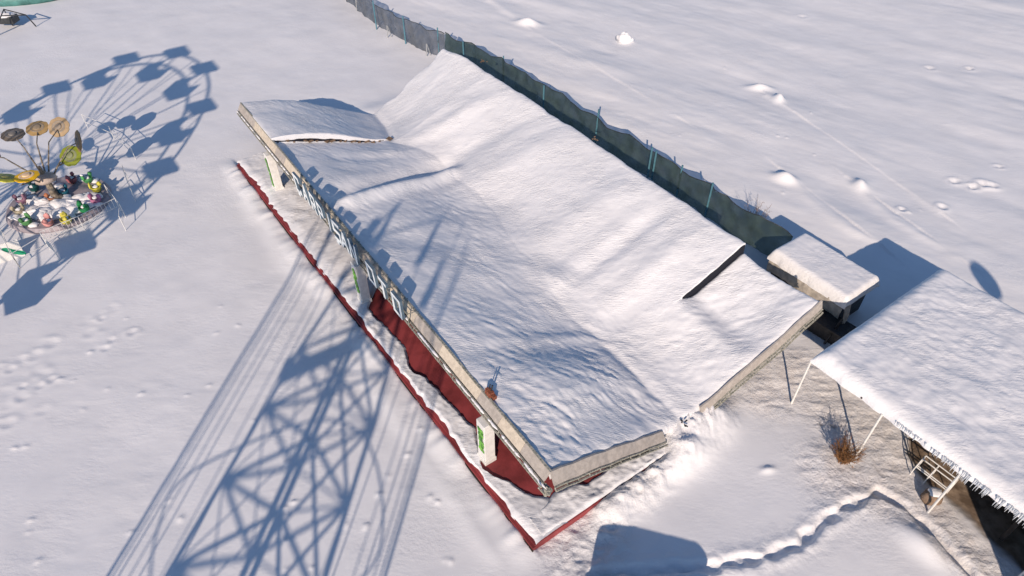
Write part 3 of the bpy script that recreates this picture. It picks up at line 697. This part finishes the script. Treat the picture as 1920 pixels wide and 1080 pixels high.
# ------------------------------------------------------------ hut behind the pavilion
hp = [at(1449, 462, 1.9), at(1522, 432, 1.9), at(1643, 522, 1.9), at(1590, 560, 1.9)]
hc = (hp[0]+hp[1]+hp[2]+hp[3])/4; hl = ((hp[2]-hp[1]).length+(hp[3]-hp[0]).length)/2; hw = ((hp[1]-hp[0]).length+(hp[2]-hp[3]).length)/2
hut = empty('small_hut', (hc.x, hc.y, 0), R(-55), 'small low hut with pillowy snow cap behind the broken corner of the pavilion', 'hut')
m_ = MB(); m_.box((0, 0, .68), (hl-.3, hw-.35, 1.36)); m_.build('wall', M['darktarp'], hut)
def snow_slab(name, lx, ly, z0, th, parent, over=0.0, rnd=.3, seed=1, nx_=60, ny_=40, slope=0.0, cx=0, cy=0, mt=None, amp=.04, ragged=.05):
    gx = np.linspace(-lx/2, lx/2, nx_); gy = np.linspace(-ly/2, ly/2, ny_); A, B = np.meshgrid(gx, gy)
    ex = np.minimum(lx/2-abs(A), rnd)/rnd; ey = np.minimum(ly/2-abs(B), rnd)/rnd
    k = np.sqrt(np.clip(1-(1-ex)**2, 0, 1))*np.sqrt(np.clip(1-(1-ey)**2, 0, 1))
    Zs = z0+th*k+slope*B+amp*fbm(A/1.4, B/1.4, 3, seed)*k+amp*.3*fbm(A/.25, B/.18, 3, seed+3)*k
    A = A+ragged*vn(B/.3, A*0, seed)*(abs(A) > lx/2-.02)*1; B = B+ragged*2*vn(A/.25, A*0, seed+1)*(abs(B) > ly/2-.02)
    A = np.vstack([A[:1], A, A[-1:]]); B = np.vstack([B[:1], B, B[-1:]]); Zs = np.vstack([Zs[:1]-.12, Zs, Zs[-1:]-.12])
    V = np.stack([A+cx, B+cy, Zs], -1).reshape(-1, 3); r, c = A.shape; i_ = np.arange(r*c).reshape(r, c)
    me = bpy.data.meshes.new(name); grid_mesh(me, V, np.stack([i_[:-1,:-1], i_[:-1,1:], i_[1:,1:], i_[1:,:-1]], -1).reshape(-1, 4)); me.materials.append(mt or M['snow'])
    o = bpy.data.objects.new(name, me); C.objects.link(o); o.parent = parent; return o
m_ = MB(); m_.box((0, 0, 1.40), (hl-.02, hw-.02, .08)); rf_ = m_.build('roof', M['tin'], hut)
snow_slab('snow_cap', hl+.16, hw+.16, 1.44, .44, rf_, rnd=.22, seed=4, amp=.07, ragged=.035)
m_ = MB()          # beige tarp hanging down the camera side, in folds
n = 60
vs = []
for i in range(n+1):
    x = -hl/2+.02+(hl-.04)*i/n
    for j, z in enumerate((1.42, 1.2, .98, .72+.15*float(vn(i/7., 0, 3)))):
        vs.append((x, -hw/2-.02-.10*float(vn(i/3., j*.6, 5))-.05*j*(j < 3), z))
m_.add(vs, [(i*4+j, (i+1)*4+j, (i+1)*4+j+1, i*4+j+1) for i in range(n) for j in range(3)]); m_.build('hanging_tarp', M['tarp'], hut, True)
m_ = MB(); m_.add([(hl/2+.02, -hw/2+.0, 1.42), (hl/2+.05, -hw/2+.32, 1.42), (hl/2+.25, -hw/2+.12, .95), (hl/2+.32, -hw/2-.2, .45)], [(0,1,2,3)]); m_.add([(hl/2+.045, -hw/2+.01, 1.42), (hl/2+.07, -hw/2+.33, 1.42), (hl/2+.27, -hw/2+.13, .95), (hl/2+.34, -hw/2-.19, .45)], [(3,2,1,0)]); m_.build('loose_flap', M['tarp'], hut)
# dark crates and boards in the gap between hut and shed
m_ = MB(); b = at(1560, 610, .5)
m_.box((0, 0, .35), (1.5, .9, .7)); m_.bar((-.9, -.5, .0), (-.7, -.3, 1.1), .12, .12); m_.bar((.2, -.6, .0), (.3, -.2, 1.2), .08, .08); m_.bar((-.8, -.5, .75), (.7, -.55, .78), .2, .05)
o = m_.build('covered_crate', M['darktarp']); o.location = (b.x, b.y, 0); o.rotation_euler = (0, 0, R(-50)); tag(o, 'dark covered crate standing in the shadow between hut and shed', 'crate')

# ------------------------------------------------------------ shed
sh = empty('open_shed', SHF.translation, R(-55), 'large flat roofed open shed under deep snow at the right edge', 'shed')
SX, SY = 17.0, 7.9
m_ = MB(); m_.box((SX/2, SY/2, 2.38), (SX-.15, SY-.2, .08)); rf_ = m_.build('roof', M['tin'], sh)
snow_slab('roof_snow', SX, SY+.1, 2.42, .36, rf_, rnd=.42, seed=14, nx_=260, ny_=130, slope=.015, cx=SX/2, cy=SY/2+.02, mt=M['snow'], amp=.11, ragged=.05)
m_ = MB(); rg = random.Random(12)
for i in range(300):
    x = 3.2+rg.random()*13; r = rg.uniform(.014, .03); l = rg.uniform(.10, .42)*min(1, .4+(x-3)/4)
    m_.tube([(x, -.05+rg.uniform(-.04, .03), 2.46), (x+rg.gauss(0, .01), -.06, 2.42-l)], [r, .003], 5)
tag(m_.build('icicle_row', M['ice'], rf_), None, None, kind='stuff')
m_ = MB()
for i in range(40): m_.bar((.3+i*.42, 0, 2.30), (.3+i*.42, SY, 2.33), .06, .08)
m_.bar((0, .12, 2.22), (SX, .12, 2.22), .08, .10); m_.bar((0, SY-.1, 2.22), (SX, SY-.1, 2.22), .08, .10); m_.bar((.1, 0, 2.24), (.1, SY, 2.24), .06, .08)
m_.build('roof_beam', M['dark'], sh)
for x in (.02, 2.76, 5.38, 8.1, 10.8):
    for y in (-.02, SY-.2):
        m_ = MB(); m_.tube([(x, y, -.1), (x, y, 2.3)], .038, 8); m_.build('post', M['white'], sh)
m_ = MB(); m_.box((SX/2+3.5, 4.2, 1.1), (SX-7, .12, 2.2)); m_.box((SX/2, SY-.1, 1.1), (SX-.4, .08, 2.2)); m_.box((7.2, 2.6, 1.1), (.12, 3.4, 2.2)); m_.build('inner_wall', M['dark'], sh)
# white railing frame under the eave
ra = at(1740, 850, .85); rb = at(1800, 895, .85); d = (rb-ra); d.z = 0; yaw = math.atan2(d.y, d.x)
e = empty('white_bench_frame', (ra.x, ra.y, gz(ra.x, ra.y)), yaw, 'white metal bench frame with twin rails under the shed eave', 'bench frame')
Lb = d.length
for j, (y, z) in enumerate(((0, .85), (-.16, .80), (-.30, .55), (-.34, .50))):
    m_ = MB(); m_.tube([(0, y, z), (Lb, y, z)], .022, 6); m_.build('rail', M['white'], e)
for x in (0, .42*Lb, Lb):
    m_ = MB(); m_.tube([(x, .02, .0), (x, 0, .85), (x, -.16, .80), (x, -.36, .48), (x, -.38, 0)], .02, 6); m_.build('leg', M['white'], e)
# stone
p = at(1744, 936); m_ = MB(); m_.blob((0, 0, .2), (.33, .26, .30), 5, .2, 16, 10); o = m_.build('boulder', M['stone'], None, True); o.location = (p.x, p.y, gz(p.x, p.y)); tag(o, 'brown boulder lying beside the nearest white shed post', 'boulder')
cp_ = MB(); cp_.blob((0, 0, .50), (.24, .2, .07), 6, .2, 14, 6); cp_.build('snow_cap', M['snow'], o, True)

# ------------------------------------------------------------ snowball lump on the field
p = at(1170, 78); m_ = MB(); m_.blob((0, 0, .2), (.55, .42, .42), 11, .28, 20, 12); m_.blob((.4, .1, .1), (.3, .3, .25), 12, .25); o = m_.build('snow_heap', M['snow'], None, True); o.location = (p.x, p.y, gz(p.x, p.y)); tag(o, 'white snow heap standing alone on the field beyond the fence', 'snow heap')

# ------------------------------------------------------------ flower carousel
cc = at(107, 373, .4); CR = 2.0
car = empty('flower_carousel', (cc.x, cc.y, 0), 0, 'small children\'s carousel with flower discs on curved stems, half buried in snow', 'carousel')
m_ = MB(); m_.lathe([(2.35, 0), (2.4, .12), (2.3, .28), (0.01, .32)], 40); pf = m_.build('platform', paint('carousel_deck', (.34, .30, .33)), car)
m_ = MB(); rg = random.Random(5)
for i in range(34):
    a = rg.uniform(-3.0, .2); r = rg.uniform(.2, 1.75); m_.blob((r*math.cos(a), r*math.sin(a), .33), (rg.uniform(.25, .6), rg.uniform(.22, .5), rg.uniform(.08, .24)), i, .22, 14, 8)
for i in range(20):
    a = rg.uniform(0, 6.28); r = rg.uniform(1.2, 2.2); m_.blob((r*math.cos(a), r*math.sin(a), .32), (.25, .2, .10), 99+i, .3, 10, 6)
m_.build('platform_snow', M['snow'], pf, True)
m_ = MB(); m_.tube([(0,0,.3), (0,0,1.6), (-.0,0,2.3)], [.20, .13, .08], 10); m_.lathe([(.42,.3),(.36,.5),(.2,.62)], 14); m_.build('centre_pole', M['pole'], car)
m_ = MB(); m_.lathe([(.5, 1.55), (.46, 1.72), (.25, 1.85), (.02, 1.95)], 14); m_.build('pole_collar', paint('collar', (.52, .42, .36)), car, True)
fl = [((24,252), 'dusty_disc', (.17,.14,.11)), ((70,240), 'tan_disc', (.42,.28,.12)), ((110,238), 'tan_disc', (.40,.29,.17)), ((146,265), 'brown_disc', (.27,.17,.09)), ((132,292), 'olive_disc', (.20,.24,.02)), ((50,330), 'yellow_disc', (.85,.50,.01)), ((10,333), 'lemon_disc', (.62,.58,.06)), ((-25,290), 'tan_disc', (.4,.3,.2))]
for k, ((x, y), nm, c) in enumerate(fl):
    zt = 2.9 if k not in (4, 5, 6) else (2.3 if k == 4 else 2.4)
    p = at(x, y, zt)-Vector((cc.x, cc.y, 0)); p.z = zt
    out = Vector((p.x, p.y, 0)).normalized()
    m_ = MB(); m_.tube([(0, 0, 1.2), out*.7+Vector((0, 0, 2.0)), out*1.5+Vector((0, 0, zt-.15)), p+Vector((0, 0, -.04))], [.045, .04, .03, .025], 6); stem = m_.build('stem', M['pole'], car)
    tilt = [.15, .25, .7, 1.2, .9, .02, .4, .4][k]
    ax = out.cross(Vector((0,0,1))); q = Matrix.Rotation(-tilt if k != 4 else tilt, 4, ax)
    if k == 4: q = Matrix.Rotation(-.9, 4, Vector((1,0,0))) @ Matrix.Rotation(0, 4, 'Z')
    q = Matrix.Translation(p) @ (Matrix.Rotation(tilt, 4, ax) if k != 4 else Matrix.Rotation(.7, 4, Vector((1,0,0))))
    m_ = MB(); n = 32; vs = []
    for ring, (r, z) in enumerate(((.18, .05), (.34, .03), (.50, 0), (.50, -.04), (.3, -.05))):
        for j in range(n):
            a = 2*math.pi*j/n; rr_ = r*(1+(.09*abs(math.sin(a*4.5)) if r > .4 else 0)); vs.append(q @ Vector((rr_*math.cos(a), rr_*math.sin(a), z)))
    fs = [(i*n+j, i*n+(j+1)%n, (i+1)*n+(j+1)%n, (i+1)*n+j) for i in range(4) for j in range(n)]+[tuple(range(n-1,-1,-1))]
    m_.add(vs, fs); dsc = m_.build('flower_disc', paint(nm, c, .15), car)
    m_ = MB(); m_.lathe([(.19, .045), (.16, .10), (.05, .12)], 16, q); m_.lathe([(.335, .034), (.30, .05), (.26, .046)], 24, q)
    m_.build('flower_centre', paint(nm+'_eye', tuple(min(.8, v*.5+.12) for v in c) if k != 5 else (.85, .62, .4)), dsc)
seatc = [((38,372),(.42,.22,.30)),((34,392),(.48,.42,.30)),((47,412),(.10,.30,.10)),((88,414),(.70,.32,.30)),((122,410),(.70,.62,.10)),((156,388),(.03,.28,.10)),((178,371),(.60,.22,.38)),((179,350),(.66,.60,.08)),((163,333),(.08,.34,.12)),((133,334),(.42,.14,.16)),((62,349),(.02,.12,.12)),((98,368),(.62,.24,.12)),((118,357),(.02,.16,.24))]
for k, ((x, y), c) in enumerate(seatc):
    p = at(x, y, .6)-Vector((cc.x, cc.y, 0)); out = math.atan2(p.y, p.x); q = Matrix.Translation(Vector((p.x, p.y, .32))) @ Matrix.Rotation(out+math.pi/2, 4, 'Z') @ Matrix.Diagonal((.82, .82, .9, 1))
    m_ = MB(); m_.lathe([(.16, 0), (.27, .12), (.30, .32), (.27, .34), (.2, .2), (.01, .18)], 14, q)
    m_.blob((0, .26, .42), (.17, .09, .22), k, .2, 10, 7, M=q); m_.blob((0, -.26, .45), (.12, .12, .13), k+30, .25, 10, 7, M=q)
    seat = m_.build('seat', paint('seat_%s' % k, c, .5), car, True)
    m_ = MB(); m_.blob((.03, 0, .32), (.19, .17, .06), k+60, .3, 10, 6, M=q)
    m_.build('seat_snow', M['snow'], seat, True)
    if k % 2 == 0: m_ = MB(); m_.blob((-.05, .27, .63), (.13, .08, .05), k+80, .3, 8, 5, M=q); m_.build('backrest_snow', M['snow'], seat, True)
# railing panels round the carousel
def rail(pts, label, gates=False, hgt=.85):
    P = [at(x, y) for x, y in pts]; o0 = P[0].copy(); o0.z = gz(o0.x, o0.y)
    e = empty('low_railing', o0, 0, label, 'railing', 'low metal railings round the flower carousel')
    Q = [p-P[0] for p in P]
    m_ = MB()
    for z in (hgt, hgt*.45): m_ = MB(); m_.tube([q+Vector((0, 0, z)) for q in Q], .016, 6); m_.build('rail', M['white'], e)
    m_ = MB()
    for q in Q: m_ = MB(); m_.tube([q+Vector((0,0,-.15)), q+Vector((0,0,hgt))], .018, 6); m_.build('rail_post', M['white'], e)
    if gates:
        m_ = MB()
        for a, b in zip(Q, Q[1:]):
            n = int((b-a).length/.18)
            for i in range(1, n): q = a.lerp(b, i/n); m_ = MB(); m_.tube([q+Vector((0,0,hgt*.45)), q+Vector((0,0,hgt))], .012, 4); m_.build('baluster', M['white'], e)
rail([(255, 378), (240, 335)], 'short white railing panel right of the carousel, behind the gate')
rail([(236, 432), (236, 408), (208, 372)], 'pale railing corner on the right of the carousel')
rail([(112, 487), (90, 462), (160, 432), (228, 398)], 'long railing with balusters along the near side of the carousel', True)
rail([(-30, 455), (8, 442), (38, 503)], 'railing panel leaning at the left edge beside the green board')
rail([(38, 503), (95, 468)], 'dark low railing stretch joining the green board to the balustered railing')
rail([(255, 300), (215, 262), (165, 240)], 'white railing behind the carousel on its far right')
# green and white board
p = at(20, 488); e = empty('painted_board', (p.x, p.y, 0), R(35), 'green and white painted board leaning at the left edge below the carousel', 'board')
m_ = MB(); m_.box((0, 0, .4), (1.2, .06, .8), Matrix.Rotation(R(-35), 4, 'X')); m_.build('panel', M['white'], e)
m_ = MB(); Mx = Matrix.Rotation(R(-35), 4, 'X')
for x, z, a in ((.1,.45,.6), (.3,.3,.6), (.45,.2,.5)):
    vs = [Mx @ Vector((x+.26*math.cos(t)*math.cos(a)-.10*math.sin(t)*math.sin(a), -.04-x*.004, z+.26*math.cos(t)*math.sin(-a)-.10*math.sin(t)*math.cos(a))) for t in np.linspace(0, 6.28, 13)[:-1]]
    m_.add(vs, [tuple(range(12))])
m_.build('green_leaf', M['greenpaint'], e)

# ------------------------------------------------------------ top-left corner: tarpaulined pool and dark cart
p = at(70, 6); e = empty('covered_pool', (p.x, p.y, 0), R(12), 'teal tarpaulin covered pool at the far left corner of the field', 'pool')
m_ = MB(); m_.lathe([(5.0, 0), (5.05, .5), (4.8, .75), (3.2, .8), (.1, .7)], 40, Matrix.Translation((-1.6, 4.6, 0)) @ Matrix.Diagonal((1.1, 1.0, 1, 1))); m_.build('tarpaulin', M['teal'], e, True)
p = at(30, 62); e = empty('tipped_frame', (p.x, p.y, 0), 0, 'dark metal frame with bent bars beside the teal covered pool', 'metal frame')
m_ = MB(); m_.tube([(.8, 1.3, 0), (.75, .9, 1.0), (-.6, .2, 1.2), (-1.2, -.8, .2)], .05, 6); m_.tube([(-1, 1.4, 0), (-.9, 1.2, 1.3), (.75, .9, 1.0)], .045, 6); m_.tube([(-1.3, -.5, 0), (-.6, .2, 1.2), (-.9, 1.2, 1.3)], .04, 6); m_.build('bar', M['steel'], e)
m_ = MB(); m_.box((-1.2, 1.3, .55), (1.5, .9, .5)); m_.build('box', M['steel'], e, bevel=.05)
m_ = MB(); m_.blob((-1.2, 1.3, .85), (.8, .5, .15), 4, .2); m_.build('snow_cap', M['snow'], e, True)

# ------------------------------------------------------------ rides just outside the picture: they stand where their shadows say
# Ferris wheel
WB = Vector((-27.9, 14.9, 0)); HUB = 8.0; WR = 6.6
fw = empty('ferris_wheel', WB, 0, 'steel Ferris wheel with twelve covered gondolas standing left of the picture', 'Ferris wheel')
ea = R(118); E1 = Vector((math.sin(ea), math.cos(ea), 0)); E2 = Vector((E1.y, -E1.x, 0)); hubv = Vector((0, 0, HUB))
def wp(r, a, o): return hubv+E1*(r*math.cos(a))+Vector((0, 0, r*math.sin(a)))+E2*o
for o in (-.85, .85):
    m_ = MB(); m_.tube([wp(WR, 2*math.pi*i/72, o) for i in range(73)], .09, 6); 
    for i in range(12):
        a = 2*math.pi*(i+.23)/12; m_.tube([wp(.2, a, o), wp(WR, a, o)], .042, 5); m_.tube([wp(.2, a, o), wp(WR, a+.26, -o)], .03, 4); m_.tube([wp(WR, a, .85), wp(WR, a, -.85)], .04, 4)
    m_.build('rim', M['white'], fw)
m_ = MB(); m_.tube([hubv-E2*1.6, hubv+E2*1.6], .16, 10)
for o in (-1.5, 1.5):
    for q in (-2.6, 2.6): m_.tube([hubv+E2*o, E1*q+E2*o*1.3], .10, 6)
m_.build('support_frame', M['white'], fw)
gd = empty('gondola', (0, 0, 0), 0, 'x', 'x'); del gd['label']; del gd['category']
gd.parent = fw
parts = []
A0 = 2*math.pi*.23/12
def gondola_mesh():
    c = MB(); c.add([(-.8,-.75,.62),(.8,-.75,.62),(.8,.75,.62),(-.8,.75,.62),(-.7,-.65,.8),(.7,-.65,.8),(.7,.65,.8),(-.7,.65,.8)], [(3,2,1,0),(4,5,6,7),(0,1,5,4),(1,2,6,5),(2,3,7,6),(3,0,4,7)])
    t = MB(); t.box((0, 0, -1.15), (1.4, 1.1, .08)); t.box((-.70, 0, -.78), (.07, 1.15, .8)); t.box((.70, 0, -.78), (.07, 1.15, .8))
    t.box((0, -.58, -1.05), (1.4, .05, .26)); t.box((0, .58, -1.05), (1.4, .05, .26))
    for x in (-.7, .7): t.tube([(x, 0, -.9), (x, 0, .75)], .03, 5)
    return c, t
c, t = gondola_mesh()
q = Matrix.Rotation(R(-55), 4, 'Z')
for mb in (c, t): mb.v = [tuple(q @ (Vector(v)*1.02)) for v in mb.v]
co1 = c.build('canopy', paint('gondola_canopy', (.1, .25, .5)), gd); tu1 = t.build('tub', paint('gondola_tub', (.5, .1, .08)), gd)
for i in range(12):
    a = A0+2*math.pi*i/12
    g = gd if i == 0 else gd.copy()
    if i: C.objects.link(g)
    g.location = wp(WR-.1, a, 0)
    if i:
        for ch in (co1, tu1):
            x = ch.copy(); C.objects.link(x); x.parent = g
# swing tower
TB = Vector((-10.45, -6.9, 0)); ta = R(33)
tw = empty('swing_tower', TB, ta, 'tall lattice swing tower with hanging chains standing below the picture', 'swing ride')
def hw_(z): return (4.4-(4.4-2.75)*z/12)/2 if z < 12 else 1.375-.16*(z-12)
zs = [0, 2.2, 4.2, 6.0, 7.6, 9.1, 10.6, 12.0, 13.7, 15.2, 16.4]
cor = [(-1,-1),(1,-1),(1,1),(-1,1)]
m_ = MB()
for cx, cy in cor:
    m_.tube([(cx*hw_(z), cy*hw_(z), z) for z in zs], .085, 6)
for z0, z1 in zip(zs, zs[1:]):
    for k in range(4):
        a, b = cor[k], cor[(k+1) % 4]
        m_.tube([(a[0]*hw_(z0), a[1]*hw_(z0), z0), (b[0]*hw_(z1), b[1]*hw_(z1), z1)], .06, 5)
        m_.tube([(b[0]*hw_(z0), b[1]*hw_(z0), z0), (a[0]*hw_(z1), a[1]*hw_(z1), z1)], .03, 4)
        m_.tube([(a[0]*hw_(z1), a[1]*hw_(z1), z1), (b[0]*hw_(z1), b[1]*hw_(z1), z1)], .06, 5)
m_.tube([(.25, 0, 0), (.25, 0, 15.2)], .06, 6); m_.tube([(-.25, 0, 0), (-.25, 0, 15.2)], .06, 6)
m_.build('lattice_mast', M['galv'], tw)
m_ = MB(); m_.box((-.9, .2, 12.2), (3.4, .34, .34)); m_.box((-2.5, .3, 12.4), (.25, .3, .3)); m_.build('sweep_beam', M['steel'], tw)
m_ = MB(); n8 = 9
for i in range(n8):
    a = 2*math.pi*i/n8; m_.tube([(0, 0, 16.8), (3.3*math.cos(a), 3.3*math.sin(a), 16.4)], .05, 5)
m_.tube([(0,0,16.2), (0,0,17.4)], .2, 8); m_.build('top_arm', M['galv'], tw)
m_ = MB()
wd = -ta                                    # local angle whose spokes lie across the sun
for side in (0, math.pi):
    for q in (-58, -40, -24, -10, 4, 17, 33, 52):
        a = R(-SUN_AZ)+side+R(q)+wd; x, y = 4.1*math.cos(a), 4.1*math.sin(a)
        m_ = MB(); m_.tube([(x*.6, y*.6, 16.6), (x, y, 16.3), (x*1.02, y*1.02, 2.0)], .026, 4); m_.build('chain', M['steel'], tw)
m_ = MB()
for i in range(n8):
    a = 2*math.pi*i/n8; x, y = 3.3*math.cos(a), 3.3*math.sin(a); m_ = MB(); m_.box((x, y, 15.7), (.22, .22, 1.2), taper=.3); m_.build('shadow_pod', M['steel'], tw)  # pods added to throw the streaked shadow on the pavilion roof
m_ = MB(); m_.tube([(3.7*math.cos(t), 3.7*math.sin(t), 8.6+.25*math.sin(3*t)) for t in np.linspace(0, 2*math.pi, 41)], .035, 5); m_.build('hoop', M['galv'], tw)
# unseen booth and kiosk, added outside the frame to cast shadow patches
bb = at(1215, 1045); tb = empty('shadow_booth', (3.05, 2.75, 0), R(-16), 'square snow capped booth added unseen below the picture to cast a shadow', 'shadow caster')
m_ = MB(); m_.box((0, 0, 1.25), (3.0, 3.0, 2.5)); m_.build('wall', M['white'], tb)
m_ = MB(); m_.box((0, 0, 2.6), (3.4, 3.3, .2)); r_ = m_.build('roof', M['tin'], tb); snow_slab('snow_cap', 3.4, 3.3, 2.7, .35, r_, rnd=.4, seed=7)
m_ = MB(); m_.box((0, 1.52, 1.4), (1.4, .05, .9)); m_.build('window', M['steel'], tb)
kb = empty('shadow_kiosk', (18.2, 1.6, 0), R(0), 'tall snow capped kiosk added unseen beyond the lower right corner to cast a shadow', 'kiosk')  # unseen block added to shade the ground in front of the shed
m_ = MB(); m_.box((0, 0, 2.4), (8.6, 3.6, 4.8)); m_.build('wall', M['wood'], kb)
m_ = MB(); m_.box((0, 0, 4.9), (8.8, 3.8, .2)); r_ = m_.build('roof', M['tin'], kb); snow_slab('snow_cap', 8.8, 3.8, 5.0, .3, r_, rnd=.4, seed=8)
for x in (-2.5, 0, 2.5): m_ = MB(); m_.box((x, 1.82, 1.6), (1.2, .05, 1.1)); m_.build('window', M['steel'], kb)
# disc on a mast, added unseen at the lower right; its disc throws the oval shadow beyond the shed
sp = at(1846, 522); hs = 11.0; k_ = hs/math.tan(R(SUN_EL))
rsn = empty('shadow_disc', (sp.x-k_*math.sin(R(SUN_AZ)), sp.y-k_*math.cos(R(SUN_AZ)), 0), R(35), 'disc on a tall thin mast added unseen at the lower right to cast a shadow', 'sign')
m_ = MB(); m_.tube([(0, 0, 0), (0, 0, hs)], .045, 8); m_.build('mast', M['galv'], rsn)
m_ = MB(); m_.lathe([(.6, -.05), (.6, .05)], 28, Matrix.Translation((-.08, 0, hs)) @ Matrix.Rotation(R(90), 4, 'Y')); m_.build('disc', M['white'], rsn)
